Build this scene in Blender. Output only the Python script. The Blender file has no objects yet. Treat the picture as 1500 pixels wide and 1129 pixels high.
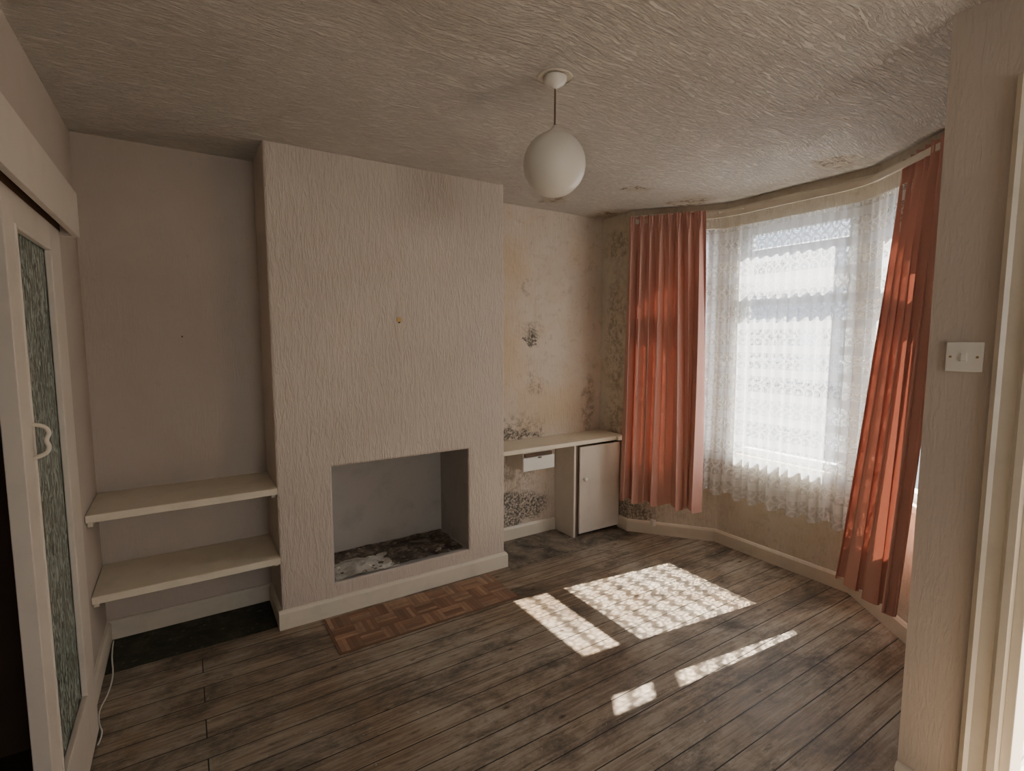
import bpy, bmesh, math, random
from mathutils import Vector, Matrix
random.seed(7)
C = bpy.context.scene.collection
H = 2.43           # ceiling height
# ------------------------------------------------------------------ materials
def new_mat(name):
    m = bpy.data.materials.new(name); m.use_nodes = True
    nt = m.node_tree
    b = nt.nodes["Principled BSDF"]
    return m, nt, b
def N(nt, t, **kw):
    n = nt.nodes.new(t)
    for k, v in kw.items():
        if k.startswith("i_"): n.inputs[k[2:].replace("_", " ")].default_value = v
        else: setattr(n, k, v)
    return n
def coords(nt, scale=(1,1,1), rot=(0,0,0), kind="Object"):
    tc = N(nt, "ShaderNodeTexCoord"); mp = N(nt, "ShaderNodeMapping")
    mp.inputs["Scale"].default_value = scale; mp.inputs["Rotation"].default_value = rot
    nt.links.new(tc.outputs[kind], mp.inputs["Vector"])
    return mp.outputs["Vector"]
def noise(nt, vec, scale, detail=4, rough=0.55, dist=0.0):
    n = N(nt, "ShaderNodeTexNoise")
    n.inputs["Scale"].default_value = scale; n.inputs["Detail"].default_value = detail
    n.inputs["Roughness"].default_value = rough; n.inputs["Distortion"].default_value = dist
    nt.links.new(vec, n.inputs["Vector"])
    return n.outputs["Fac"]
def ramp(nt, fac, stops):
    r = N(nt, "ShaderNodeValToRGB"); e = r.color_ramp.elements
    while len(e) < len(stops): e.new(0.5)
    for el, (p, c) in zip(e, stops):
        el.position = p
        el.color = (c, c, c, 1) if isinstance(c, (int, float)) else (*c, 1)
    nt.links.new(fac, r.inputs["Fac"])
    return r.outputs["Color"]
def mix(nt, fac, a, b, mode="MIX"):
    m = N(nt, "ShaderNodeMix", data_type="RGBA", blend_type=mode)
    for s, v in ((m.inputs["Factor"], fac), (m.inputs["A"], a), (m.inputs["B"], b)):
        if hasattr(v, "is_linked") or isinstance(v, bpy.types.NodeSocket): nt.links.new(v, s)
        elif isinstance(v, (int, float)): s.default_value = v
        else: s.default_value = (*v, 1)
    return m.outputs["Result"]
def math_(nt, op, a, b=None, c=None, clamp=False):
    m = N(nt, "ShaderNodeMath", operation=op, use_clamp=clamp)
    for i, v in enumerate((a, b, c)):
        if v is None: continue
        if isinstance(v, (int, float)): m.inputs[i].default_value = v
        else: nt.links.new(v, m.inputs[i])
    return m.outputs[0]
def bump(nt, b, h, strength=0.5, dist=0.004):
    n = N(nt, "ShaderNodeBump"); n.inputs["Strength"].default_value = strength
    n.inputs["Distance"].default_value = dist
    nt.links.new(h, n.inputs["Height"]); nt.links.new(n.outputs[0], b.inputs["Normal"])

def spots(nt, pts, wob=0.05, wscale=9):
    """soft blotch mask around world positions (real stains on the wall)"""
    geo = N(nt, "ShaderNodeNewGeometry")
    nz = N(nt, "ShaderNodeTexNoise"); nz.inputs["Scale"].default_value = wscale; nz.inputs["Detail"].default_value = 6
    nt.links.new(geo.outputs["Position"], nz.inputs["Vector"])
    sub = N(nt, "ShaderNodeVectorMath", operation="SUBTRACT"); nt.links.new(nz.outputs["Color"], sub.inputs[0]); sub.inputs[1].default_value = (.5,.5,.5)
    ma = N(nt, "ShaderNodeVectorMath", operation="MULTIPLY_ADD"); nt.links.new(sub.outputs[0], ma.inputs[0])
    ma.inputs[1].default_value = (wob*6,)*3; nt.links.new(geo.outputs["Position"], ma.inputs[2])
    out = None
    for (p, sx, sz) in pts:     # sx: horizontal radius, sz: vertical radius
        s = N(nt, "ShaderNodeVectorMath", operation="SUBTRACT"); nt.links.new(ma.outputs[0], s.inputs[0]); s.inputs[1].default_value = p
        d = N(nt, "ShaderNodeVectorMath", operation="DIVIDE"); nt.links.new(s.outputs[0], d.inputs[0]); d.inputs[1].default_value = (sx, sx, sz)
        l = N(nt, "ShaderNodeVectorMath", operation="LENGTH"); nt.links.new(d.outputs[0], l.inputs[0])
        v = math_(nt, "SUBTRACT", 1.0, l.outputs["Value"], clamp=True)
        out = v if out is None else math_(nt, "MAXIMUM", out, v)
    return out

def wall_mat(name, col, stain=None, streak=1.0, bump_s=0.6, damp=None, mould=None, soft=None, mcap=.7):
    m, nt, b = new_mat(name)
    v = coords(nt, (1, 1, 1))
    big = noise(nt, v, 1.6, 5)
    dark = tuple(c*0.88 for c in col)
    c = mix(nt, ramp(nt, big, [(.35, 0.0), (.7, 1.0)]), dark, col)
    fine = noise(nt, v, 30, 5)
    c = mix(nt, ramp(nt, fine, [(.62, 0.0), (.75, .35)]), c, tuple(k*0.75 for k in col))
    if stain:
        s = noise(nt, v, 4.5, 8, .7, .4)
        c = mix(nt, ramp(nt, s, [(.48, 0.0), (.62, .6)]), c, stain)
        s = noise(nt, v, 16, 8, .75, .4)
        c = mix(nt, ramp(nt, s, [(.53, 0.0), (.64, .5)]), c, tuple(k*.72 for k in stain))
    if damp:
        sp = spots(nt, damp, .05, 5)
        c = mix(nt, ramp(nt, sp, [(.0, 0.0), (.75, .7)]), c, (.60, .45, .28))
    if soft:
        sp = spots(nt, soft, .03, 10)
        nn = noise(nt, v, 22, 7, .8)
        f = math_(nt, "MULTIPLY", ramp(nt, sp, [(.02, 0.0), (.45, .7)]), ramp(nt, nn, [(.46, 0.0), (.57, 1.0)]))
        c = mix(nt, f, c, (.28, .22, .145))
    if mould:
        sp = spots(nt, mould, .03, 12)
        nn = noise(nt, v, 60, 8, .8)
        f = math_(nt, "MULTIPLY", ramp(nt, sp, [(.02, 0.0), (.30, mcap)]), ramp(nt, nn, [(.43, 0.0), (.54, 1.0)]))
        c = mix(nt, f, c, (.05, .045, .035))
    nt.links.new(c, b.inputs["Base Color"])
    b.inputs["Roughness"].default_value = .75
    vs = coords(nt, (55, 55, 9))
    st = noise(nt, vs, 1.0, 3, .6, 1.2)
    st = ramp(nt, st, [(.42, 0.0), (.62, 1.0)])
    v2 = coords(nt, (1, 1, 1))
    lump = noise(nt, v2, 12, 3)
    h = math_(nt, "ADD", math_(nt, "MULTIPLY", st, streak), math_(nt, "MULTIPLY", lump, .9))
    bump(nt, b, h, bump_s, .0035)
    return m

WC = (.65, .56, .475)
M_wall = wall_mat("wallpaper_vertical_texture", WC, bump_s=.75)
M_wall_sm = wall_mat("wallpaper_plain", (.58, .50, .425), streak=.35, bump_s=.4)
M_damp = wall_mat("wallpaper_damp", (.70, .60, .50), stain=(.62, .50, .36),
    damp=[((1.90, 3.12, 1.4), .25, .6), ((2.4, 3.12, .95), .45, .25), ((1.95, 3.12, 2.0), .25, .3)],
    soft=[((2.16, 3.12, 1.53), .14, .11), ((2.10, 3.12, 1.84), .05, .07), ((2.0, 3.12, .85), .35, .10), ((2.72, 3.12, .95), .09, .28), ((2.2, 3.12, 1.15), .08, .12), ((2.0,3.12,.5), .3,.2)],
    mould=[((1.98, 3.12, .22), .38, .15), ((2.0, 3.12, .78), .3, .045), ((2.16, 3.12, 1.50), .08, .045)], mcap=.9)
M_bay = wall_mat("wallpaper_bay", (.71, .64, .53), stain=(.58, .49, .35),
    soft=[((2.9, 2.75, .25), .3, .2), ((2.85, 2.95, 1.5), .13, .65), ((2.85, 2.95, 2.2), .15, .14), ((2.85, 2.95, .85), .14, .28)],
    mould=[((2.88, 2.8, .15), .25, .1), ((2.85, 2.95, .65), .09, .14)])

def ceiling_mat():
    m, nt, b = new_mat("ceiling_artex")
    tc = N(nt, "ShaderNodeTexCoord")
    wz = N(nt, "ShaderNodeTexNoise"); wz.inputs["Scale"].default_value = 1.3; wz.inputs["Detail"].default_value = 2
    nt.links.new(tc.outputs["Object"], wz.inputs["Vector"])
    sub = N(nt, "ShaderNodeVectorMath", operation="SUBTRACT"); nt.links.new(wz.outputs["Color"], sub.inputs[0]); sub.inputs[1].default_value=(.5,.5,.5)
    ma = N(nt, "ShaderNodeVectorMath", operation="MULTIPLY_ADD"); nt.links.new(sub.outputs[0], ma.inputs[0]); ma.inputs[1].default_value=(.18,.18,0)
    nt.links.new(tc.outputs["Object"], ma.inputs[2])
    mp = N(nt, "ShaderNodeMapping"); mp.inputs["Rotation"].default_value=(0,0,math.radians(-38)); mp.inputs["Scale"].default_value=(16,115,1)
    nt.links.new(ma.outputs[0], mp.inputs["Vector"])
    s = noise(nt, mp.outputs[0], 1.0, 4, .6, .5)
    s = ramp(nt, s, [(.42, 0.0), (.60, 1.0)])
    v = coords(nt)
    big = noise(nt, v, 1.3, 4)
    c = mix(nt, ramp(nt, big, [(.35, 0.0), (.7, 1.0)]), (.70, .64, .56), (.79, .735, .655))
    c = mix(nt, math_(nt, "MULTIPLY", math_(nt, "SUBTRACT", 1.0, s), .32), c, (.40, .345, .28))  # groove shade of the streaks put into the colour, on top of the bump
    sp = spots(nt, [((3.0, 2.40, H), .22, .3), ((2.75, 2.95, H), .20, .3), ((3.0, 1.45, H), .16, .3), ((2.2, 2.85, H), .14, .3), ((2.45, 2.4, H), .1, .3)], .05, 6)
    c = mix(nt, ramp(nt, sp, [(.1, 0.0), (.6, .6)]), c, (.57, .47, .32))
    nn = noise(nt, v, 22, 6, .7)
    f = math_(nt, "MULTIPLY", ramp(nt, sp, [(.2, 0.0), (.5, .85)]), ramp(nt, nn, [(.52, 0.0), (.58, 1.0)]))
    c = mix(nt, f, c, (.25, .17, .10))
    nt.links.new(c, b.inputs["Base Color"]); b.inputs["Roughness"].default_value=.7
    h = math_(nt, "ADD", s, math_(nt, "MULTIPLY", noise(nt, v, 45, 4, .7), .5))
    bump(nt, b, h, 1.0, .008)
    return m
M_ceil = ceiling_mat()

def paint(name, col, rough=.4, dirt=.25, bs=.15):
    m, nt, b = new_mat(name)
    v = coords(nt)
    n = noise(nt, v, 7, 7, .65)
    c = mix(nt, ramp(nt, n, [(.5, 0.0), (.72, dirt)]), col, tuple(k*.55 for k in col))
    n2 = noise(nt, v, 60, 4, .6)
    c = mix(nt, ramp(nt, n2, [(.68, 0.0), (.74, dirt*1.3)]), c, (.25, .2, .15))
    nt.links.new(c, b.inputs["Base Color"]); b.inputs["Roughness"].default_value = rough
    bump(nt, b, noise(nt, v, 40, 3), bs, .001)
    return m
M_gloss = paint("cream_gloss_paint", (.70, .635, .52), .38)
M_shelf = paint("cream_shelf_paint", (.78, .70, .55), .42, .3)
M_white = paint("white_plastic", (.78, .76, .70), .3, .05, .02)
M_recess = paint("fireplace_grey_paint", (.44, .41, .37), .8, .35, .4)
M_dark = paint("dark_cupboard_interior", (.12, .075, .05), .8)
M_upvc = paint("window_white_paint", (.70, .72, .73), .35, .1, .05)
M_hall = paint("hall_paint", (.8, .74, .66), .6, .1)
M_doorp = paint("door_cream_paint", (.67, .60, .515), .4, .2)
M_brass = paint("brass_screw", (.55, .38, .16), .35); M_brass.node_tree.nodes["Principled BSDF"].inputs["Metallic"].default_value=.9
M_nail = paint("rusty_metal", (.16, .10, .06), .6)

def floor_mat():
    m, nt, b = new_mat("floorboards_worn")
    v = coords(nt)
    br = N(nt, "ShaderNodeTexBrick"); br.offset = .37; br.offset_frequency = 2; br.squash=1
    br.inputs["Color1"].default_value=(0,0,0,1); br.inputs["Color2"].default_value=(1,1,1,1); br.inputs["Mortar"].default_value=(.5,.5,.5,1)
    br.inputs["Scale"].default_value=1; br.inputs["Mortar Size"].default_value=.0025; br.inputs["Mortar Smooth"].default_value=.3
    br.inputs["Brick Width"].default_value=6.1; br.inputs["Row Height"].default_value=.112
    nt.links.new(v, br.inputs["Vector"])
    vg = coords(nt, (1.6, 34, 1))
    add = N(nt, "ShaderNodeVectorMath", operation="MULTIPLY_ADD"); nt.links.new(br.outputs["Color"], add.inputs[0]); add.inputs[1].default_value=(13,7,5); nt.links.new(vg, add.inputs[2])
    g = noise(nt, add.outputs[0], 1.6, 9, .7, .9)
    c = ramp(nt, g, [(.30, (.085,.058,.038)), (.46, (.23,.163,.105)), (.58, (.35,.26,.17)), (.74, (.50,.395,.285))])
    c = mix(nt, math_(nt, "MULTIPLY", br.outputs["Color"], .45), c, (.14,.10,.07))
    big = noise(nt, v, 1.5, 8, .68, .3)
    bl = math_(nt, "MULTIPLY", ramp(nt, big, [(.40, 0.0), (.60, .8)]), ramp(nt, g, [(.35, .4), (.6, 1.0)]))
    c = mix(nt, bl, c, (.45,.40,.325))
    d = noise(nt, coords(nt, (1.6, 3.0, 1)), 1.5, 10, .76, .4)
    c = mix(nt, ramp(nt, d, [(.47, 0.0), (.64, .85)]), c, (.058,.044,.033))
    d2 = noise(nt, coords(nt, (5, 30, 1)), 1.3, 7, .75, .3)
    c = mix(nt, ramp(nt, d2, [(.55, 0.0), (.67, .75)]), c, (.06,.045,.033))
    vo = N(nt, "ShaderNodeTexVoronoi"); vo.inputs["Scale"].default_value=1.0
    nt.links.new(coords(nt, (4.2, 8.5, 1)), vo.inputs["Vector"])
    c = mix(nt, ramp(nt, vo.outputs["Distance"], [(.04, .85), (.10, 0.0)]), c, (.05,.025,.015))
    sp = noise(nt, v, 55, 4, .6)
    c = mix(nt, ramp(nt, sp, [(.67, 0.0), (.71, .6)]), c, (.58,.55,.48))
    c = mix(nt, br.outputs["Fac"], c, (.012,.009,.007))
    nt.links.new(c, b.inputs["Base Color"])
    nt.links.new(ramp(nt, big, [(.3, .45), (.7, .68)]), b.inputs["Roughness"])
    h = math_(nt, "SUBTRACT", math_(nt, "MULTIPLY", g, .5), math_(nt, "MULTIPLY", br.outputs["Fac"], 1.6))
    bump(nt, b, h, .9, .003)
    return m
M_floor = floor_mat()

def patch_mat(name, c1, c2, c3, sc=5):
    m, nt, b = new_mat(name); v = coords(nt)
    n = noise(nt, v, sc, 9, .75, .6)
    c = ramp(nt, n, [(.38, c1), (.52, c2), (.66, c3)])
    c = mix(nt, ramp(nt, noise(nt, v, 35, 6, .7), [(.6, 0.0), (.68, .8)]), c, tuple(k*1.7+.03 for k in c3))
    nt.links.new(c, b.inputs["Base Color"]); b.inputs["Roughness"].default_value=.7
    bump(nt, b, noise(nt, v, 18, 7, .7), .8, .01)
    return m
M_lino = patch_mat("alcove_old_lino", (.015,.019,.012), (.04,.043,.028), (.09,.085,.055))
M_screed = patch_mat("alcove_screed", (.07,.058,.045), (.20,.165,.125), (.34,.285,.21))
M_hearth = patch_mat("hearth_rubble", (.03,.022,.018), (.13,.10,.08), (.40,.36,.29), 9)
M_plasterpile = patch_mat("plaster_lumps", (.42,.39,.34), (.60,.57,.50), (.70,.67,.60))

def parquet_mat():
    m, nt, b = new_mat("parquet_fingers")
    a = N(nt, "ShaderNodeAttribute", attribute_name="tint")
    v = coords(nt)
    c = ramp(nt, a.outputs["Fac"], [(0, (.19,.09,.052)), (.5, (.33,.175,.10)), (1, (.48,.30,.18))])
    c = mix(nt, ramp(nt, noise(nt, v, 9, 7, .7), [(.42, 0.0), (.66, .65)]), c, (.17,.13,.10))
    nt.links.new(c, b.inputs["Base Color"]); b.inputs["Roughness"].default_value=.5
    return m
M_parq = parquet_mat()

def fabric_mat():
    m, nt, b = new_mat("curtain_salmon_fabric")
    v = coords(nt, kind="UV")
    w = noise(nt, coords(nt, (900, 60, 1), kind="UV"), 1, 2)
    c = mix(nt, w, (.55,.30,.25), (.65,.38,.32))
    c = mix(nt, ramp(nt, noise(nt, v, 3, 5), [(.45,0.0),(.7,.35)]), c, (.51,.29,.24))
    nt.links.new(c, b.inputs["Base Color"]); b.inputs["Roughness"].default_value=.9
    tr = N(nt, "ShaderNodeBsdfTranslucent"); tr.inputs["Color"].default_value=(.70,.19,.11,1)
    ms = N(nt, "ShaderNodeMixShader"); ms.inputs[0].default_value=.045
    out = nt.nodes["Material Output"]
    nt.links.new(b.outputs[0], ms.inputs[1]); nt.links.new(tr.outputs[0], ms.inputs[2]); nt.links.new(ms.outputs[0], out.inputs["Surface"])
    return m
M_curt = fabric_mat()

def lace_mat():
    m, nt, b = new_mat("lace_net")
    uv = coords(nt, kind="UV")     # metres
    vo = N(nt, "ShaderNodeTexVoronoi"); vo.inputs["Scale"].default_value=1; vo.inputs["Randomness"].default_value=.10
    nt.links.new(coords(nt, (12, 13, 1), kind="UV"), vo.inputs["Vector"])
    ring = ramp(nt, vo.outputs["Distance"], [(.0, 1.0), (.13, 1.0), (.19, 0.0), (.34, .0), (.40, 1.0), (.50, .9), (.60, .1)])
    vo2 = N(nt, "ShaderNodeTexVoronoi"); vo2.inputs["Scale"].default_value=1; vo2.inputs["Randomness"].default_value=.5
    nt.links.new(coords(nt, (75, 75, 1), kind="UV"), vo2.inputs["Vector"])
    mesh = ramp(nt, vo2.outputs["Distance"], [(.25, .14), (.55, .60)])
    sx = N(nt, "ShaderNodeSeparateXYZ"); nt.links.new(uv, sx.inputs[0])
    band = math_(nt, "SINE", math_(nt, "MULTIPLY", sx.outputs["Y"], 2*math.pi/.1538))
    band = ramp(nt, math_(nt, "MULTIPLY_ADD", band, .5, .5), [(.66, 0.0), (.80, .90)])
    hem = ramp(nt, sx.outputs["Y"], [(.50, .62), (.72, 0.0)])
    a = math_(nt, "MAXIMUM", math_(nt, "MULTIPLY", ring, .88), mesh)
    a = math_(nt, "MAXIMUM", a, band)
    a = math_(nt, "MAXIMUM", a, hem)
    a = math_(nt, "MINIMUM", a, .93)
    df = N(nt, "ShaderNodeBsdfDiffuse"); df.inputs["Color"].default_value=(.84,.84,.83,1)
    tl = N(nt, "ShaderNodeBsdfTranslucent"); tl.inputs["Color"].default_value=(.84,.86,.90,1)
    cl = N(nt, "ShaderNodeMixShader"); cl.inputs[0].default_value=.30
    nt.links.new(df.outputs[0], cl.inputs[1]); nt.links.new(tl.outputs[0], cl.inputs[2])
    tp = N(nt, "ShaderNodeBsdfTransparent")
    ms = N(nt, "ShaderNodeMixShader"); nt.links.new(a, ms.inputs[0])
    nt.links.new(tp.outputs[0], ms.inputs[1]); nt.links.new(cl.outputs[0], ms.inputs[2])
    nt.links.new(ms.outputs[0], nt.nodes["Material Output"].inputs["Surface"])
    nt.nodes.remove(b)
    return m
M_lace = lace_mat()

def pane_mat():
    m, nt, b = new_mat("window_glass_pane")
    tp = N(nt, "ShaderNodeBsdfTransparent"); gl = N(nt, "ShaderNodeBsdfGlossy"); gl.inputs["Roughness"].default_value=.03
    ms = N(nt, "ShaderNodeMixShader"); ms.inputs[0].default_value = .04
    nt.links.new(tp.outputs[0], ms.inputs[1]); nt.links.new(gl.outputs[0], ms.inputs[2])
    nt.links.new(ms.outputs[0], nt.nodes["Material Output"].inputs["Surface"]); nt.nodes.remove(b)
    return m
M_pane = pane_mat()
def obscure_mat():
    m, nt, b = new_mat("obscured_door_glass")
    v = coords(nt, (1, 30, 9))
    w = noise(nt, v, 1.6, 3, .5, 2.5)
    c = ramp(nt, w, [(.40, (.035,.055,.042)), (.5, (.11,.15,.12)), (.58, (.40,.46,.40))])
    nt.links.new(c, b.inputs["Base Color"]); b.inputs["Roughness"].default_value=.2
    bump(nt, b, w, 1.0, .005)
    return m
M_obs = obscure_mat()
def globe_mat():
    m, nt, b = new_mat("opal_globe")
    v = coords(nt)
    c = mix(nt, noise(nt, v, 6, 2), (.74,.71,.64), (.80,.77,.70))
    nt.links.new(c, b.inputs["Base Color"]); b.inputs["Roughness"].default_value=.35
    return m
M_globe = globe_mat()
def ext_brick():
    m, nt, b = new_mat("exterior_brick")
    br = N(nt, "ShaderNodeTexBrick"); br.inputs["Scale"].default_value=1; br.inputs["Brick Width"].default_value=.24; br.inputs["Row Height"].default_value=.08; br.inputs["Mortar Size"].default_value=.01
    br.inputs["Color1"].default_value=(.20,.225,.27,1); br.inputs["Color2"].default_value=(.14,.16,.20,1); br.inputs["Mortar"].default_value=(.28,.30,.34,1)
    nt.links.new(coords(nt, rot=(math.pi/2,0,math.pi/2)), br.inputs["Vector"])
    nt.links.new(br.outputs["Color"], b.inputs["Base Color"]); b.inputs["Roughness"].default_value=.9
    return m
M_brick = ext_brick()
M_slate = paint("roof_slate", (.09,.12,.17), .7)
M_road = paint("pavement", (.05,.057,.07), .9)
M_extwin = paint("dark_exterior_glass", (.05,.06,.08), .1)

# ------------------------------------------------------------------ mesh helpers
def finish(bm, name, mat, parent=None, smooth=False, bevel=0, seg=2):
    bmesh.ops.recalc_face_normals(bm, faces=bm.faces)
    me = bpy.data.meshes.new(name); bm.to_mesh(me); bm.free()
    o = bpy.data.objects.new(name, me); C.objects.link(o)
    if mat: me.materials.append(mat)
    if smooth:
        for p in me.polygons: p.use_smooth = True
    if bevel:
        md = o.modifiers.new("bevel", "BEVEL"); md.width = bevel; md.segments = seg; md.limit_method = "ANGLE"
    if parent: o.parent = parent
    return o
def add_box(bm, a, b):
    x0,y0,z0 = a; x1,y1,z1 = b
    vs = [bm.verts.new(p) for p in ((x0,y0,z0),(x1,y0,z0),(x1,y1,z0),(x0,y1,z0),(x0,y0,z1),(x1,y0,z1),(x1,y1,z1),(x0,y1,z1))]
    for f in ((3,2,1,0),(4,5,6,7),(0,1,5,4),(1,2,6,5),(2,3,7,6),(3,0,4,7)): bm.faces.new([vs[i] for i in f])
def boxes(name, lst, mat, parent=None, bevel=0):
    bm = bmesh.new()
    for a, b in lst: add_box(bm, a, b)
    return finish(bm, name, mat, parent, bevel=bevel)
def add_prism(bm, pts, z0, z1):
    lo = [bm.verts.new((x, y, z0)) for x, y in pts]; hi = [bm.verts.new((x, y, z1)) for x, y in pts]
    n = len(pts); bm.faces.new(lo[::-1]); bm.faces.new(hi)
    for i in range(n): bm.faces.new((lo[i], lo[(i+1)%n], hi[(i+1)%n], hi[i]))
def empty(name, loc=(0,0,0)):
    o = bpy.data.objects.new(name, None); o.empty_display_size=.1; C.objects.link(o); o.location = loc
    return o
def lathe(bm, prof, cx, cy, seg=48):
    rings = []
    for r, z in prof:
        if r < 1e-5: rings.append([bm.verts.new((cx, cy, z))])
        else: rings.append([bm.verts.new((cx+r*math.cos(2*math.pi*i/seg), cy+r*math.sin(2*math.pi*i/seg), z)) for i in range(seg)])
    for a, b in zip(rings, rings[1:]):
        for i in range(seg):
            j = (i+1) % seg
            if len(a) == 1: bm.faces.new((a[0], b[i], b[j]))
            elif len(b) == 1: bm.faces.new((a[i], b[0], a[j]))
            else: bm.faces.new((a[i], b[i], b[j], a[j]))
def tube(name, pts, r, mat, parent=None, smooth_curve=True):
    cu = bpy.data.curves.new(name, "CURVE"); cu.dimensions="3D"; cu.bevel_depth=r; cu.bevel_resolution=3; cu.resolution_u=8
    sp = cu.splines.new("NURBS" if smooth_curve else "POLY"); sp.points.add(len(pts)-1)
    for p, q in zip(sp.points, pts): p.co = (*q, 1)
    if smooth_curve: sp.use_endpoint_u=True; sp.order_u=3
    o = bpy.data.objects.new(name, cu); C.objects.link(o); cu.materials.append(mat)
    if parent: o.parent = parent
    return o

# ------------------------------------------------------------------ room shell
XL, XR = -.39, 2.85          # left wall / front(bay) wall
YB = 3.12                    # alcove back wall
YC = 2.76                    # chimney breast face
CX0, CX1 = .36, 1.705
YW = .64                     # right-hand wall of room
XN = 1.93                    # nib face
P1, P2, P3, P4 = (XR, 2.78), (3.24, 2.28), (3.24, 1.36), (XR, .86)

boxes("floor", [((-2.0, -2.6, -.06), (3.6, 3.45, 0))], M_floor)
boxes("ceiling", [((-2.0, -2.6, H), (3.38, 3.32, H+.06))], M_ceil)

boxes("wall_left", [((XL-.12, 2.3, 0), (XL, YB+.2, H)), ((XL-.12, .9, 1.86), (XL, 2.3, H)), ((XL-.12, -2.4, 0), (XL, .9, H))], M_wall_sm)
boxes("wall_back_left_alcove", [((XL, YB, 0), (CX0, YB+.2, H))], M_wall_sm)
boxes("wall_back_right_alcove", [((CX1, YB, 0), (XR+.2, YB+.2, H))], M_damp)

# chimney breast with fireplace opening
bm = bmesh.new(); add_box(bm, (CX0, YC, 0), (CX1, 3.32, H-.0005)); cb = finish(bm, "chimney_breast", M_wall)
bm = bmesh.new(); add_box(bm, (.63, YC-.2, .175), (1.445, 3.17, .815)); cut = finish(bm, "cutter", M_recess)
bo = cb.modifiers.new("b", "BOOLEAN"); bo.object = cut; bo.operation="DIFFERENCE"; bo.solver="EXACT"
bpy.context.view_layer.objects.active = cb; cb.select_set(True)
bpy.ops.object.modifier_apply(modifier="b")
bpy.data.objects.remove(cut)
if len(cb.data.materials) < 2: cb.data.materials.append(M_recess)
ri = len(cb.data.materials)-1
for p in cb.data.polygons:
    c = p.center
    if .6 < c.x < 1.47 and YC+.02 < c.y < 3.3 and .15 < c.z < .84: p.material_index = ri
bw = cb.data.attributes.new("bevel_weight_edge", "FLOAT", "EDGE")
for ed in cb.data.edges:
    a, b = (cb.data.vertices[i].co for i in ed.vertices)
    if (abs(a.y-YC) < 1e-4 and abs(b.y-YC) < 1e-4) and a.z > -1 and not (abs(a.z-b.z) < 1e-4 and (a.z > 2 or a.z < .01)): bw.data[ed.index].value = 1
bv = cb.modifiers.new("bev", "BEVEL"); bv.width=.012; bv.segments=3; bv.limit_method="WEIGHT"

# hearth rubble
def lumpy(name, x0,x1,y0,y1,z,amp,mat,nx=60,ny=34,seed=0, mask=None, parent=None):
    from mathutils import noise as mn
    bm = bmesh.new(); g = []
    for j in range(ny+1):
        row = []
        for i in range(nx+1):
            x = x0+(x1-x0)*i/nx; y = y0+(y1-y0)*j/ny
            h = mn.fractal(Vector((x*9+seed, y*9, seed)), 1, 2, 5)
            k = 1 if mask is None else mask(i/nx, j/ny)
            row.append(bm.verts.new((x, y, z + max(0, amp*(h*.8+.35)*k) - (0 if k > .01 else .004))))
        g.append(row)
    for j in range(ny):
        for i in range(nx): bm.faces.new((g[j][i], g[j][i+1], g[j+1][i+1], g[j+1][i]))
    return finish(bm, name, mat, parent, smooth=True)
fr = empty("hearth_debris", (1.0, 2.95, .176))
def reparent(o, e):
    o.parent = e; o.matrix_parent_inverse = Matrix.Translation(e.location).inverted()
o = lumpy("soot_bed", .645, 1.43, 2.79, 3.155, .177, .010, M_hearth, seed=3); reparent(o, fr)
o = lumpy("plaster_lump", .64, 1.0, 2.772, 3.02, .183, .040, M_plasterpile, 40, 26, 9, lambda u, v: max(0, 1-((u-.42)**2+(v-.42)**2)*3.6)); reparent(o, fr)
bm = bmesh.new()
for i in range(70):
    x = random.uniform(.66, 1.42); y = random.uniform(2.79, 3.12); s = random.uniform(.004, .015)
    r = bmesh.ops.create_icosphere(bm, subdivisions=1, radius=s)
    for vv in r["verts"]: vv.co *= random.uniform(.75, 1.2)
    bmesh.ops.scale(bm, verts=r["verts"], vec=(1.3, .9, .5)); bmesh.ops.translate(bm, verts=r["verts"], vec=(x, y, .187))
o = finish(bm, "rubble_stones", M_screed); reparent(o, fr)

# front wall pieces + bay
bm = bmesh.new(); add_box(bm, (XR, P1[1], 0), (XR+.25, YB, H)); finish(bm, "wall_front_left", M_bay)
bm = bmesh.new(); add_box(bm, (XR, YW-.17, 0), (XR+.25, P4[1], H)); finish(bm, "wall_front_right", M_bay)
T = .12
def off(p, q, d):
    dx, dy = q[0]-p[0], q[1]-p[1]; L = math.hypot(dx, dy); return (-dy/L*d, dx/L*d)   # left of p->q
O1 = (P1[0]+.17, P1[1]); O4 = (P4[0]+.17, P4[1])
def isect(p, d, q, e):
    den = d[0]*e[1]-d[1]*e[0]; t = ((q[0]-p[0])*e[1]-(q[1]-p[1])*e[0])/den; return (p[0]+d[0]*t, p[1]+d[1]*t)
n12 = off(P1, P2, T); d12 = (P2[0]-P1[0], P2[1]-P1[1])
n34 = off(P3, P4, T); d34 = (P4[0]-P3[0], P4[1]-P3[1])
a = (P1[0]+n12[0], P1[1]+n12[1]); b_ = (P3[0]+n34[0], P3[1]+n34[1])
O2 = isect(a, d12, (P2[0]+T, 0), (0, 1)); O3 = isect(b_, d34, (P2[0]+T, 0), (0, 1))
SILL, HEAD = .68, 2.26
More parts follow.
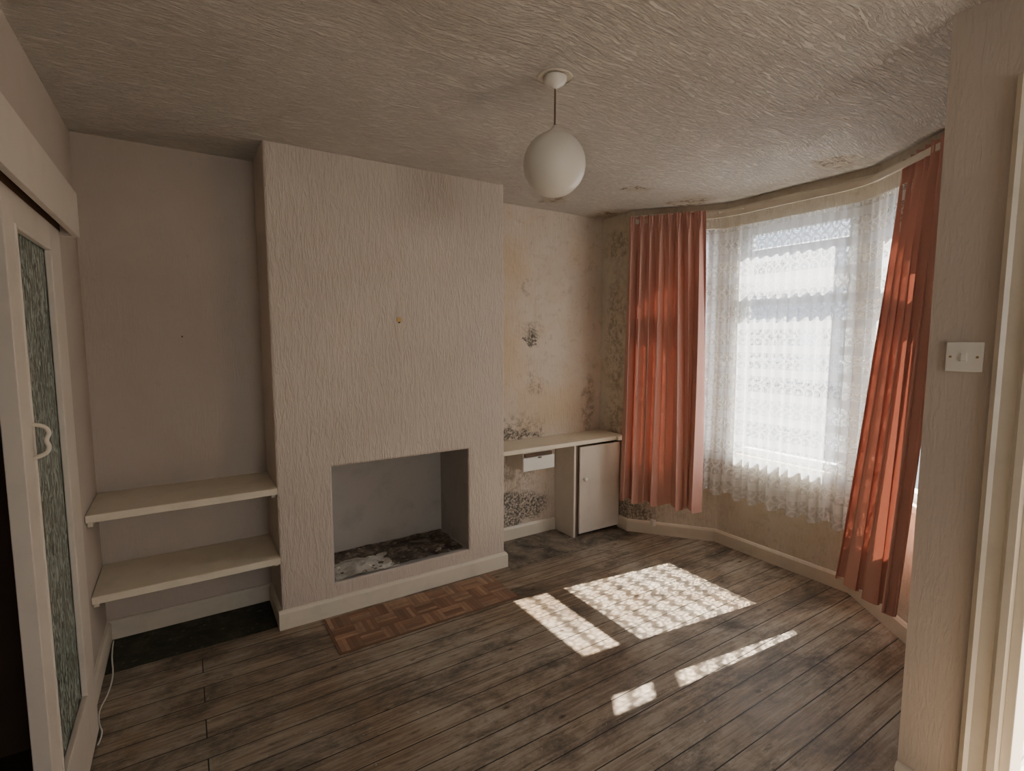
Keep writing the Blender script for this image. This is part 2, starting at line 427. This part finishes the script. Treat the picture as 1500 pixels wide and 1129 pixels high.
def bay_seg(name, p, q, po, qo, s0, s1):
    L = math.hypot(q[0]-p[0], q[1]-p[1]); u = ((q[0]-p[0])/L, (q[1]-p[1])/L); n = (-u[1]*T, u[0]*T)
    i0 = (p[0]+u[0]*s0, p[1]+u[1]*s0); i1 = (p[0]+u[0]*s1, p[1]+u[1]*s1)
    o0 = (i0[0]+n[0], i0[1]+n[1]); o1 = (i1[0]+n[0], i1[1]+n[1])
    bm = bmesh.new()
    add_prism(bm, [p, q, qo, po], 0, SILL); add_prism(bm, [p, q, qo, po], HEAD, H)
    add_prism(bm, [p, i0, o0, po], SILL, HEAD); add_prism(bm, [i1, q, qo, o1], SILL, HEAD)
    finish(bm, name, M_bay)
    return i0, i1, u, (-u[1], u[0])
w1 = bay_seg("wall_bay_left", P1, P2, O1, O2, .13, .59)
w2 = bay_seg("wall_bay_front", P2, P3, O2, O3, .09, .84)
w3 = bay_seg("wall_bay_right", P3, P4, O3, O4, .04, .50)

def window(idx, w, f=.05):
    i0, i1, u, n = w
    L = math.hypot(i1[0]-i0[0], i1[1]-i0[1])
    e = empty("window_%d" % idx, (i0[0], i0[1], SILL))
    e.rotation_euler = (0, 0, math.atan2(u[1], u[0]))
    Hh = HEAD-SILL
    y0, y1 = .045, .105
    fr = boxes("frame", [((0.001,y0,0),(f,y1,Hh)), ((L-f,y0,0),(L-.001,y1,Hh)), ((f,y0,0),(L-f,y1,.05)), ((f,y0,Hh-.05),(L-f,y1,Hh)), ((f,y0-.005,1.12),(L-f,y1+.005,1.19))], M_upvc, e, .004)
    g = .022
    boxes("sash", [((f,y0+.015,1.19),(f+g,y1-.01,Hh-.05)), ((L-f-g,y0+.015,1.19),(L-f,y1-.01,Hh-.05)), ((f+g,y0+.015,1.19),(L-f-g,y1-.01,1.19+g)), ((f+g,y0+.015,Hh-.05-g),(L-f-g,y1-.01,Hh-.05)),
        ((f,y0+.015,.05),(f+g*.6,y1-.01,1.12)), ((L-f-g*.6,y0+.015,.05),(L-f,y1-.01,1.12))], M_upvc, e, .003)
    boxes("glass", [((f,y0+.03,.05),(L-f,y0+.034,1.12)), ((f,y0+.03,1.19),(L-f,y0+.034,Hh-.05))], M_pane, e)
    boxes("sill_board", [((-.02,-.012,-.028),(L+.02,-.001,.002)), ((0.001,-.012,-.0),(L-.001,y0,.008))], M_gloss, e, .003)
    return e
window(1, w1); window(2, w2); window(3, w3, .025)

# nib / hall / rear
DH = 2.12
boxes("wall_right", [((XN, YW-.17, 0), (XR, YW, H))], M_wall_sm)
boxes("wall_hall_partition", [((XN, -2.4, 0), (XN+.12, -.42, H)), ((XN, -.42, DH), (XN+.12, .40, H)), ((XN, .40, 0), (XN+.12, YW-.17, H))], M_wall_sm)
boxes("wall_hall_side", [((XN+.12, -.62, 0), (3.3, -.5, H))], M_hall)
# rear wall; unseen window opening added to let in sky fill light
boxes("wall_rear", [((XL-.12, -2.5, 0), (XN+.12, -2.4, .8)), ((XL-.12, -2.5, 2.1), (XN+.12, -2.4, H)), ((XL-.12, -2.5, .8), (.25, -2.4, 2.1)), ((1.4, -2.5, .8), (XN+.12, -2.4, 2.1))], M_wall_sm)
e = empty("window_4", (0,0,0))
boxes("frame", [((.25,-2.47,.8),(.30,-2.42,2.1)), ((1.35,-2.47,.8),(1.4,-2.42,2.1)), ((.30,-2.47,.8),(1.35,-2.42,.85)), ((.30,-2.47,2.05),(1.35,-2.42,2.1)), ((.80,-2.47,.85),(.85,-2.42,2.05))], M_upvc, e, .004)
# dark room behind glazed door
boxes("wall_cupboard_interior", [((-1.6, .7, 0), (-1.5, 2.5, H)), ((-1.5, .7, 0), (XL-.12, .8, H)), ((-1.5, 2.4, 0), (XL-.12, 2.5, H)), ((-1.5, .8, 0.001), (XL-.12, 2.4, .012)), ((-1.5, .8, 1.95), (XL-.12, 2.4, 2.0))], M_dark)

# hall door architrave
e = empty("door_frame_hall", (XN, 0, 0))
yy = .484
bm = bmesh.new()
prof = [(0, 0), (0, .016), (.012, .022), (.022, .014), (.055, .014), (.065, .024), (.082, .024), (.086, 0)]
add_prism(bm, [(-q, yy-p) for p, q in prof], 0, DH+.08)
add_prism(bm, [(-q, -.504+p) for p, q in prof], 0, DH+.08)
add_box(bm, (-.02, -.42, DH), (0, .398, DH+.08))
o = finish(bm, "architrave", M_gloss, e)
boxes("jamb", [((.0, .375, 0), (.12, .3985, DH-.002)), ((.0, -.4185, 0), (.12, -.395, DH-.002)), ((.0, -.395, DH-.025), (.12, .375, DH-.002))], M_gloss, e, .002)

# ------------------------------------------------------------------ baseboards
def baseboard(name, pts, h=.10, t=.018, mat=M_gloss):
    """pts: plan path, room on the right-hand side of travel"""
    bm = bmesh.new()
    n = len(pts)
    inn = []
    for i, p in enumerate(pts):
        ds = []
        if i > 0: ds.append((pts[i-1], p))
        if i < n-1: ds.append((p, pts[i+1]))
        nn = [off(a, b, -1) for a, b in ds]
        if len(nn) == 1: m = nn[0]; k = 1
        else:
            sx, sy = nn[0][0]+nn[1][0], nn[0][1]+nn[1][1]; L = math.hypot(sx, sy); m = (sx/L, sy/L); k = 1/(m[0]*nn[0][0]+m[1]*nn[0][1])
        inn.append((m[0]*k, m[1]*k))
    prof = [(.0005, .0005), (t, .0005), (t, h-.016), (t*.55, h-.003), (.0005, h)]
    rings = [[bm.verts.new((p[0]+m[0]*d, p[1]+m[1]*d, z)) for d, z in prof] for p, m in zip(pts, inn)]
    for a, b in zip(rings, rings[1:]):
        for i in range(5): bm.faces.new((a[i], a[(i+1)%5], b[(i+1)%5], b[i]))
    bm.faces.new(rings[0]); bm.faces.new(rings[-1][::-1])
    return finish(bm, name, mat)
baseboard("baseboard_left", [(XL, 2.42), (XL, YB), (CX0, YB), (CX0, YC+.0)])
baseboard("baseboard_chimney", [(CX0-.018, YC), (CX1, YC), (CX1, YB), (2.385, YB)])
baseboard("baseboard_bay", [(XR, 2.875), P1, P2, P3, P4, (XR, YW+.02)], .095)
baseboard("baseboard_nib", [(XN, YW), (XN, .486)], .10)
boxes("trim_1", [((CX1+.02, 2.70, .0), (2.80, 2.712, .006))], M_screed)

# floor patches
boxes("alcove_lino", [((XL+.02, 2.79, 0.0005), (CX0-.02, YB-.02, .005))], M_lino)
boxes("alcove_screed", [((CX1+.02, 2.715, 0.0005), (2.36, YB-.02, .004)), ((2.36, 2.715, .0005), (2.82, 2.87, .004))], M_screed)

# parquet
bm = bmesh.new(); tint = []
cs = .1115; x0, y0 = .562, 2.385
for i in range(9):
    for j in range(3):
        for k in range(5):
            w = cs/5
            if (i+j) % 2: a = (x0+i*cs+.0008, y0+j*cs+k*w+.0008); b = (x0+(i+1)*cs-.0008, y0+j*cs+(k+1)*w-.0008)
            else: a = (x0+i*cs+k*w+.0008, y0+j*cs+.0008); b = (x0+i*cs+(k+1)*w-.0008, y0+(j+1)*cs-.0008)
            add_box(bm, (*a, .0005), (*b, .0030+random.uniform(0, .0006)))
            tint += [random.random()]*8
add_box(bm, (x0-.012, y0-.012, .0005), (x0-.001, y0+3*cs+.012, .0035)); tint += [0]*8
add_box(bm, (x0-.001, y0-.012, .0005), (x0+9*cs+.012, y0-.001, .003)); tint += [0]*8
add_box(bm, (x0, y0, .0003), (x0+9*cs, y0+3*cs, .002)); tint += [0]*8
o = finish(bm, "parquet_hearth_panel", M_parq)
at = o.data.attributes.new("tint", "FLOAT", "POINT")
for i, t in enumerate(tint): at.data[i].value = t

# ------------------------------------------------------------------ shelves
def alcove_shelf(name, z):
    e = empty(name, (0, 0, 0))
    boxes("board", [((XL+.002, 2.735, z-.034), (CX0-.002, YB-.002, z))], M_shelf, e, .003)
    boxes("batten_left", [((XL+.002, 2.78, z-.065), (XL+.022, YB-.003, z-.035))], M_shelf, e, .002)
    boxes("batten_right", [((CX0-.022, 2.80, z-.065), (CX0-.002, YB-.003, z-.035))], M_shelf, e, .002)
    boxes("batten_back", [((XL+.024, YB-.022, z-.06), (CX0-.024, YB-.003, z-.035))], M_shelf, e, .002)
alcove_shelf("wall_shelf", .75); alcove_shelf("wall_shelf", .39)

# right alcove cupboard
e = empty("alcove_cupboard", (0,0,0))
boxes("worktop", [((CX1+.003, 2.825, .718), (XR-.003, YB-.003, .748))], M_shelf, e, .003)
boxes("worktop_end", [((XR-.10, 2.80, .7185), (XR-.003, 2.824, .7475))], M_shelf, e, .003)
boxes("side_panel", [((2.39, 2.885, .001), (2.41, YB-.003, .717))], M_doorp, e, .002)
boxes("gap_shade_strip", [((2.412, 2.89, .001), (2.435, 2.91, .717))], M_dark, e)  # dark strip painted as the shaded gap beside the ajar door
boxes("gap_shade_sheet", [((2.436, 2.925, .001), (2.83, 2.93, .716))], M_dark, e)  # dark sheet standing in for the shade behind the door
o = boxes("cupboard_door", [((0, 0, 0), (.398, .018, .665))], M_doorp, e, .003); o.location = (2.437, 2.872, .025); o.rotation_euler=(0,0,math.radians(-1.0))
bm = bmesh.new(); lathe(bm, [(0, .0), (.006, .0), (.006, .012), (.015, .018), (.016, .026), (.010, .032), (0, .033)], 0, 0, 24)
o = finish(bm, "knob", M_white, e, True); o.rotation_euler=(math.pi/2, 0, 0); o.location=(2.475, 2.872, .445)
# hanging meter box
e = empty("meter_box", (0,0,0))
boxes("case", [((1.94, 2.90, .575), (2.20, YB-.004, .700))], M_doorp, e, .006)
boxes("cover", [((1.935, 2.88, .57), (2.205, 2.90, .667))], M_white, e, .005)
boxes("slot", [((1.955, 2.883, .670), (2.185, 2.899, .692))], M_dark, e)
boxes("latch", [((2.06, 2.872, .655), (2.085, 2.88, .664))], M_nail, e, .001)
boxes("hanger", [((1.96, 2.93, .7), (1.98, YB-.02, .7175)), ((2.16, 2.93, .7), (2.18, YB-.02, .7175))], M_doorp, e)

# ------------------------------------------------------------------ glazed door + pelmet on left
e = empty("door_1", (0,0,0))
dx0, dx1 = -.384, -.346
Y0, Y1, Z0, Z1 = 1.70, 2.39, .01, 1.87
gy0, gy1, gz0, gz1 = 1.80, 2.225, .245, 1.79
boxes("leaf", [((dx0,Y0,Z0),(dx1,gy0,Z1)), ((dx0,gy1,Z0),(dx1,Y1,Z1)), ((dx0,gy0,Z0),(dx1,gy1,gz0)), ((dx0,gy0,gz1),(dx1,gy1,Z1))], M_doorp, e, .002)
boxes("glass_pane", [((-.368,gy0,gz0),(-.362,gy1,gz1))], M_obs, e)
b = .012
boxes("glazing_bead", [((-.361,gy0,gz0),(-.343,gy0+b,gz1)), ((-.361,gy1-b,gz0),(-.343,gy1,gz1)), ((-.361,gy0+b,gz0),(-.343,gy1-b,gz0+b)), ((-.361,gy0+b,gz1-b),(-.343,gy1-b,gz1))], M_doorp, e, .003)
tube("bow_handle", [(-.346,1.785,1.185),(-.322,1.785,1.19),(-.312,1.79,1.21),(-.322,1.795,1.228),(-.312,1.80,1.246),(-.322,1.80,1.268),(-.346,1.80,1.272)], .0055, M_gloss, e)
e = empty("door_pelmet", (0,0,0))
boxes("pelmet_front", [((-.318, .75, 1.862), (-.300, 2.47, 2.02))], M_doorp, e, .002)
boxes("pelmet_top", [((XL+.001, .75, 2.002), (-.3185, 2.47, 2.02))], M_doorp, e, .002)
boxes("pelmet_end", [((XL+.001, 2.452, 1.862), (-.3185, 2.47, 2.0015))], M_doorp, e, .002)
boxes("door_track", [((-.376, .78, 1.875), (-.352, 2.45, 2.0015))], M_nail, e)

# cable along left baseboard
tube("loose_cable", [(-.365,3.08,.008),(-.362,2.95,.006),(-.335,2.76,.010),(-.34,2.62,.006),(-.362,2.52,.006),(-.35,2.42,.006),(-.33,2.36,.006),(-.34,2.30,.006)], .003, M_white)

# ------------------------------------------------------------------ pendant lamp
LX, LY = 1.17, 1.543
e = empty("pendant_lamp", (0,0,0))
bm = bmesh.new(); lathe(bm, [(0,H-.001),(.062,H-.001),(.062,H-.004),(.060,H-.006)], LX, LY); finish(bm, "backing_ring", M_gloss, e)
bm = bmesh.new(); lathe(bm, [(.042,H-.004),(.042,H-.012),(.034,H-.026),(.018,H-.034),(.008,H-.042),(0,H-.043)], LX, LY); finish(bm, "ceiling_rose", M_white, e, True)
tube("flex", [(LX,LY,H-.04),(LX+.001,LY,2.33),(LX,LY,2.245)], .0032, M_nail, e)
bm = bmesh.new(); lathe(bm, [(0,2.262),(.006,2.262),(.012,2.25),(.02,2.245),(.026,2.24),(.028,2.232)], LX, LY, 32); finish(bm, "gallery", M_white, e, True)
bm = bmesh.new()
R = .113; zc = 2.125
prof = [(.026, zc+R*.995)]
for k in range(1, 33):
    a = math.radians(14 + (180-14)*k/32); prof.append((R*math.sin(a) if k < 32 else 0, zc+R*math.cos(a)))
lathe(bm, prof, LX, LY, 64); finish(bm, "globe_shade", M_globe, e, True)

# ------------------------------------------------------------------ curtains
def resample(path, n):
    d = [0]
    for a, b in zip(path, path[1:]): d.append(d[-1]+math.hypot(b[0]-a[0], b[1]-a[1]))
    out = []
    for i in range(n+1):
        s = d[-1]*i/n
        k = 0
        while k < len(d)-2 and d[k+1] < s: k += 1
        t = (s-d[k])/(d[k+1]-d[k]); out.append((path[k][0]+(path[k+1][0]-path[k][0])*t, path[k][1]+(path[k+1][1]-path[k][1])*t))
    return out, d[-1]
def drape(name, top, bot, z_top, z_bot, mat, folds, amp0, amp1, nu=360, nv=50, seed=1, uvs=1.0, uv0=0.0, hem=.0, flare=.8, parent=None, pinch=True):
    rnd = random.Random(seed)
    T_, L = resample(top, nu); B_, LB = resample(bot, nu)
    ph = [rnd.uniform(-.9, .9) for _ in range(folds+3)]; am = [rnd.uniform(.6, 1.15) for _ in range(folds+3)]
    bm = bmesh.new(); uvl = bm.loops.layers.uv.new("UVMap"); g = []
    for j in range(nv+1):
        v = j/nv; row = []
        for i in range(nu+1):
            u = i/nu
            e_ = v**flare
            px = T_[i][0]*(1-e_)+B_[i][0]*e_; py = T_[i][1]*(1-e_)+B_[i][1]*e_
            ia, ib = max(0, i-6), min(nu, i+6)
            ax = T_[ib][0]-T_[ia][0]; ay = T_[ib][1]-T_[ia][1]; Ln = math.hypot(ax, ay); nx, ny = ay/Ln, -ax/Ln
            f = u*folds; k = int(f); fr_ = f-k
            aa = am[k]*(1-fr_)+am[k+1]*fr_; pp = ph[k]*(1-fr_)+ph[k+1]*fr_
            th_ = 2*math.pi*f + pp*e_*1.8
            w = math.sin(th_)
            A = amp0+(amp1-amp0)*min(1, v*2.2)
            if pinch:
                w = w*(1-.25*e_) + .5*e_*math.sin(2*math.pi*f*.55+1.7+pp)
            d = A*aa*w
            if pinch and v < .05: d = d*.6 + .006*math.sin(2*math.pi*f*3)
            # shift sideways so pleats become rounded tubes
            sway = (math.sin(v*3+pp)*.010 + .28*A*math.sin(2*th_)*min(1, v*3)) if pinch else math.sin(v*3+pp)*.005*v
            z = z_top*(1-v)+z_bot*v
            if v > .9: z += hem*math.sin(2*math.pi*f*.5+pp)*((v-.9)/.1)
            if pinch and j == 0: z += .004*math.cos(2*math.pi*f)
            row.append(bm.verts.new((px+nx*d+ax/Ln*sway, py+ny*d+ay/Ln*sway, z)))
        g.append(row)
    W = L*uvs
    for j in range(nv):
        for i in range(nu):
            fc = bm.faces.new((g[j][i], g[j][i+1], g[j+1][i+1], g[j+1][i]))
            for lp, (a, b) in zip(fc.loops, ((i,j),(i+1,j),(i+1,j+1),(i,j+1))):
                lp[uvl].uv = (uv0+W*a/nu, (z_top*(1-b/nv)+z_bot*b/nv))
    finish(bm, name, mat, parent, smooth=True)
    return uv0+W

e = empty("window_curtain", (0,0,0))
drape("drape_fabric", [(2.775,2.745),(3.06,2.315)], [(2.735,2.75),(3.03,2.24)], 2.365, .275, M_curt, 8, .020, .050, seed=3, hem=.012, parent=e)
e = empty("window_curtain", (0,0,0))
drape("drape_fabric", [(3.045,1.16),(2.76,.89)], [(2.875,1.262),(2.68,.93)], 2.37, .23, M_curt, 6, .020, .040, seed=8, hem=.012, parent=e, flare=1.25)

def inset(pts, d):
    out = []
    for i, p in enumerate(pts):
        ds = []
        if i > 0: ds.append((pts[i-1], p))
        if i < len(pts)-1: ds.append((p, pts[i+1]))
        nn = [off(a, b, -1) for a, b in ds]
        sx = sum(k[0] for k in nn); sy = sum(k[1] for k in nn); L = math.hypot(sx, sy); m = (sx/L, sy/L); k = d/(m[0]*nn[0][0]+m[1]*nn[0][1])
        out.append((p[0]+m[0]*k, p[1]+m[1]*k))
    return out
def rounded(pts, r=.1, k=5):
    out = [pts[0]]
    for i in range(1, len(pts)-1):
        p = Vector(pts[i]); a = (Vector(pts[i-1])-p).normalized()*r; b = (Vector(pts[i+1])-p).normalized()*r
        for j in range(k+1):
            t = j/k; q = (p+a)*(1-t)**2 + p*2*t*(1-t) + (p+b)*t**2; out.append((q.x, q.y))
    out.append(pts[-1]); return out
net_path = rounded(inset([(2.92, 2.69), P2, P3, (2.98, 1.027)], .050), .08, 6)
u0 = 0
for sl, nf, sd in (((0, 2), 8, 5), ((1, 14), 15, 6), ((13, None), 6, 7)):
    pth = net_path[sl[0]:sl[1]]
    e = empty("lace_net_curtain", (0,0,0))
    u0 = drape("net_fabric", pth, pth, 2.245, .385, M_lace, nf, .006, .020, nu=60*nf//2, nv=60, seed=sd, uvs=1.5, uv0=u0, hem=.02, parent=e, pinch=False)
    tube("net_wire", [(x, y, 2.245) for x, y in pth], .003, M_white, e, False)

e = empty("curtain_track", (0,0,0))
tp = rounded(inset([(2.86, 2.767), P2, P3, (2.86, .873)], .075), .13, 8)
bm = bmesh.new()
rings = []
for i, p in enumerate(tp):
    a = tp[max(0, i-1)]; b = tp[min(len(tp)-1, i+1)]; n = off(a, b, 1)
    rings.append([bm.verts.new((p[0]+n[0]*d, p[1]+n[1]*d, z)) for d, z in ((-.006,2.315),(.006,2.315),(.006,2.345),(-.006,2.345))])
for a, b in zip(rings, rings[1:]):
    for i in range(4): bm.faces.new((a[i], a[(i+1)%4], b[(i+1)%4], b[i]))
finish(bm, "rail", M_gloss, e)
for i in (0, 4, 9, 13, len(tp)-1):
    p = tp[i]; boxes("bracket", [((p[0]-.004, p[1]-.01, 2.345), (p[0]+.05, p[1]+.01, 2.352))], M_white, e)
o = baseboard("trim_2", [P1, P2, P3, P4], .045, .028); o.location.z = 2.345

# ------------------------------------------------------------------ small fixtures
e = empty("light_switch", (0,0,0))
boxes("plate", [((XN-.009, .508, 1.40), (XN-.0005, .594, 1.486))], M_white, e, .002)
boxes("rocker", [((XN-.013, .543, 1.43), (XN-.009, .559, 1.456))], M_white, e, .0015)
bm = bmesh.new()
for y in (.520, .582):
    r = bmesh.ops.create_cone(bm, cap_ends=True, segments=16, radius1=.0035, radius2=.0035, depth=.002, matrix=Matrix.Translation((XN-.0098, y, 1.443))@Matrix.Rotation(math.pi/2, 4, "Y"))
finish(bm, "screw", M_brass, e)
e = empty("wall_hook", (0,0,0))
boxes("hook_plate", [((1.005, YC-.004, 1.585), (1.03, YC-.0005, 1.61))], M_brass, e, .001)
boxes("nail", [((1.012, YC-.02, 1.578), (1.019, YC-.004, 1.586))], M_nail, e, .001)
boxes("wall_plug", [((-.008, YB-.004, 1.50), (.0, YB-.0005, 1.508))], M_nail, None, .001)
e = empty("phone_socket", (0,0,0))
boxes("socket_body", [((2.93, 2.60, .07), (2.965, 2.63, .115))], M_white, e, .003)

# ------------------------------------------------------------------ outside
boxes("ground", [((3.7, -40, -.5), (60, 40, -.45))], M_road)
boxes("garden_wall", [((6.0, -8, -.45), (6.25, 2.2, .45)), ((6.0, 3.1, -.45), (6.25, 10, .45))], M_brick, None, .02)
e = empty("terrace_house", (0,0,0))
boxes("facade", [((22, -30, -.45), (23, 30, 5.4))], M_brick, e)
bm = bmesh.new()
vs = [bm.verts.new(p) for p in ((21.7,-30,5.4),(21.7,30,5.4),(26,30,8.2),(26,-30,8.2))]; bm.faces.new(vs)
finish(bm, "roof", M_slate, e)
lst = []; ls2 = []
for k in range(-6, 7):
    y = k*4.2
    for z in (.6, 3.3):
        lst.append(((21.9, y, z), (22.0, y+1.6, z+1.5))); ls2.append(((21.85, y-.12, z-.15), (22.0, y+1.72, z-.01)))
        ls2.append(((21.85, y-.1, z+1.51), (22.0, y+1.7, z+1.7)))
    ls2.append(((21.88, y+2.4, -.4), (22.0, y+3.3, 1.9)))
boxes("windows", lst, M_extwin, e); boxes("window_surrounds", ls2, M_upvc, e)

# ------------------------------------------------------------------ light
w = bpy.data.worlds.new("World"); bpy.context.scene.world = w; w.use_nodes = True
nt = w.node_tree; bg = nt.nodes["Background"]
tc = N(nt, "ShaderNodeTexCoord"); sx = N(nt, "ShaderNodeSeparateXYZ"); nt.links.new(tc.outputs["Generated"], sx.inputs[0])
c = ramp(nt, sx.outputs["Z"], [(.0, (1.0,.99,.96)), (.5, (.86,.92,1.0))])
nt.links.new(c, bg.inputs["Color"]); bg.inputs["Strength"].default_value = 6.6

sun = bpy.data.lights.new("sun", "SUN"); sun.energy = 72; sun.angle = math.radians(.4); sun.color=(1,.92,.80)
so = bpy.data.objects.new("sun", sun); C.objects.link(so)
d = Vector((-.83, .108, -1.0)).normalized()
so.rotation_euler = d.to_track_quat("-Z", "Y").to_euler()

# ------------------------------------------------------------------ camera
cam = bpy.data.cameras.new("camera"); cam.sensor_width=36; cam.lens=18.0; cam.clip_start=.02
co = bpy.data.objects.new("camera", cam); C.objects.link(co)
psi, th = math.radians(57.4), math.radians(5.37)
fw = Vector((math.cos(psi)*math.cos(th), math.sin(psi)*math.cos(th), -math.sin(th)))
co.location = (0, 0, 1.5); co.rotation_euler = fw.to_track_quat("-Z", "Y").to_euler()
bpy.context.scene.camera = co
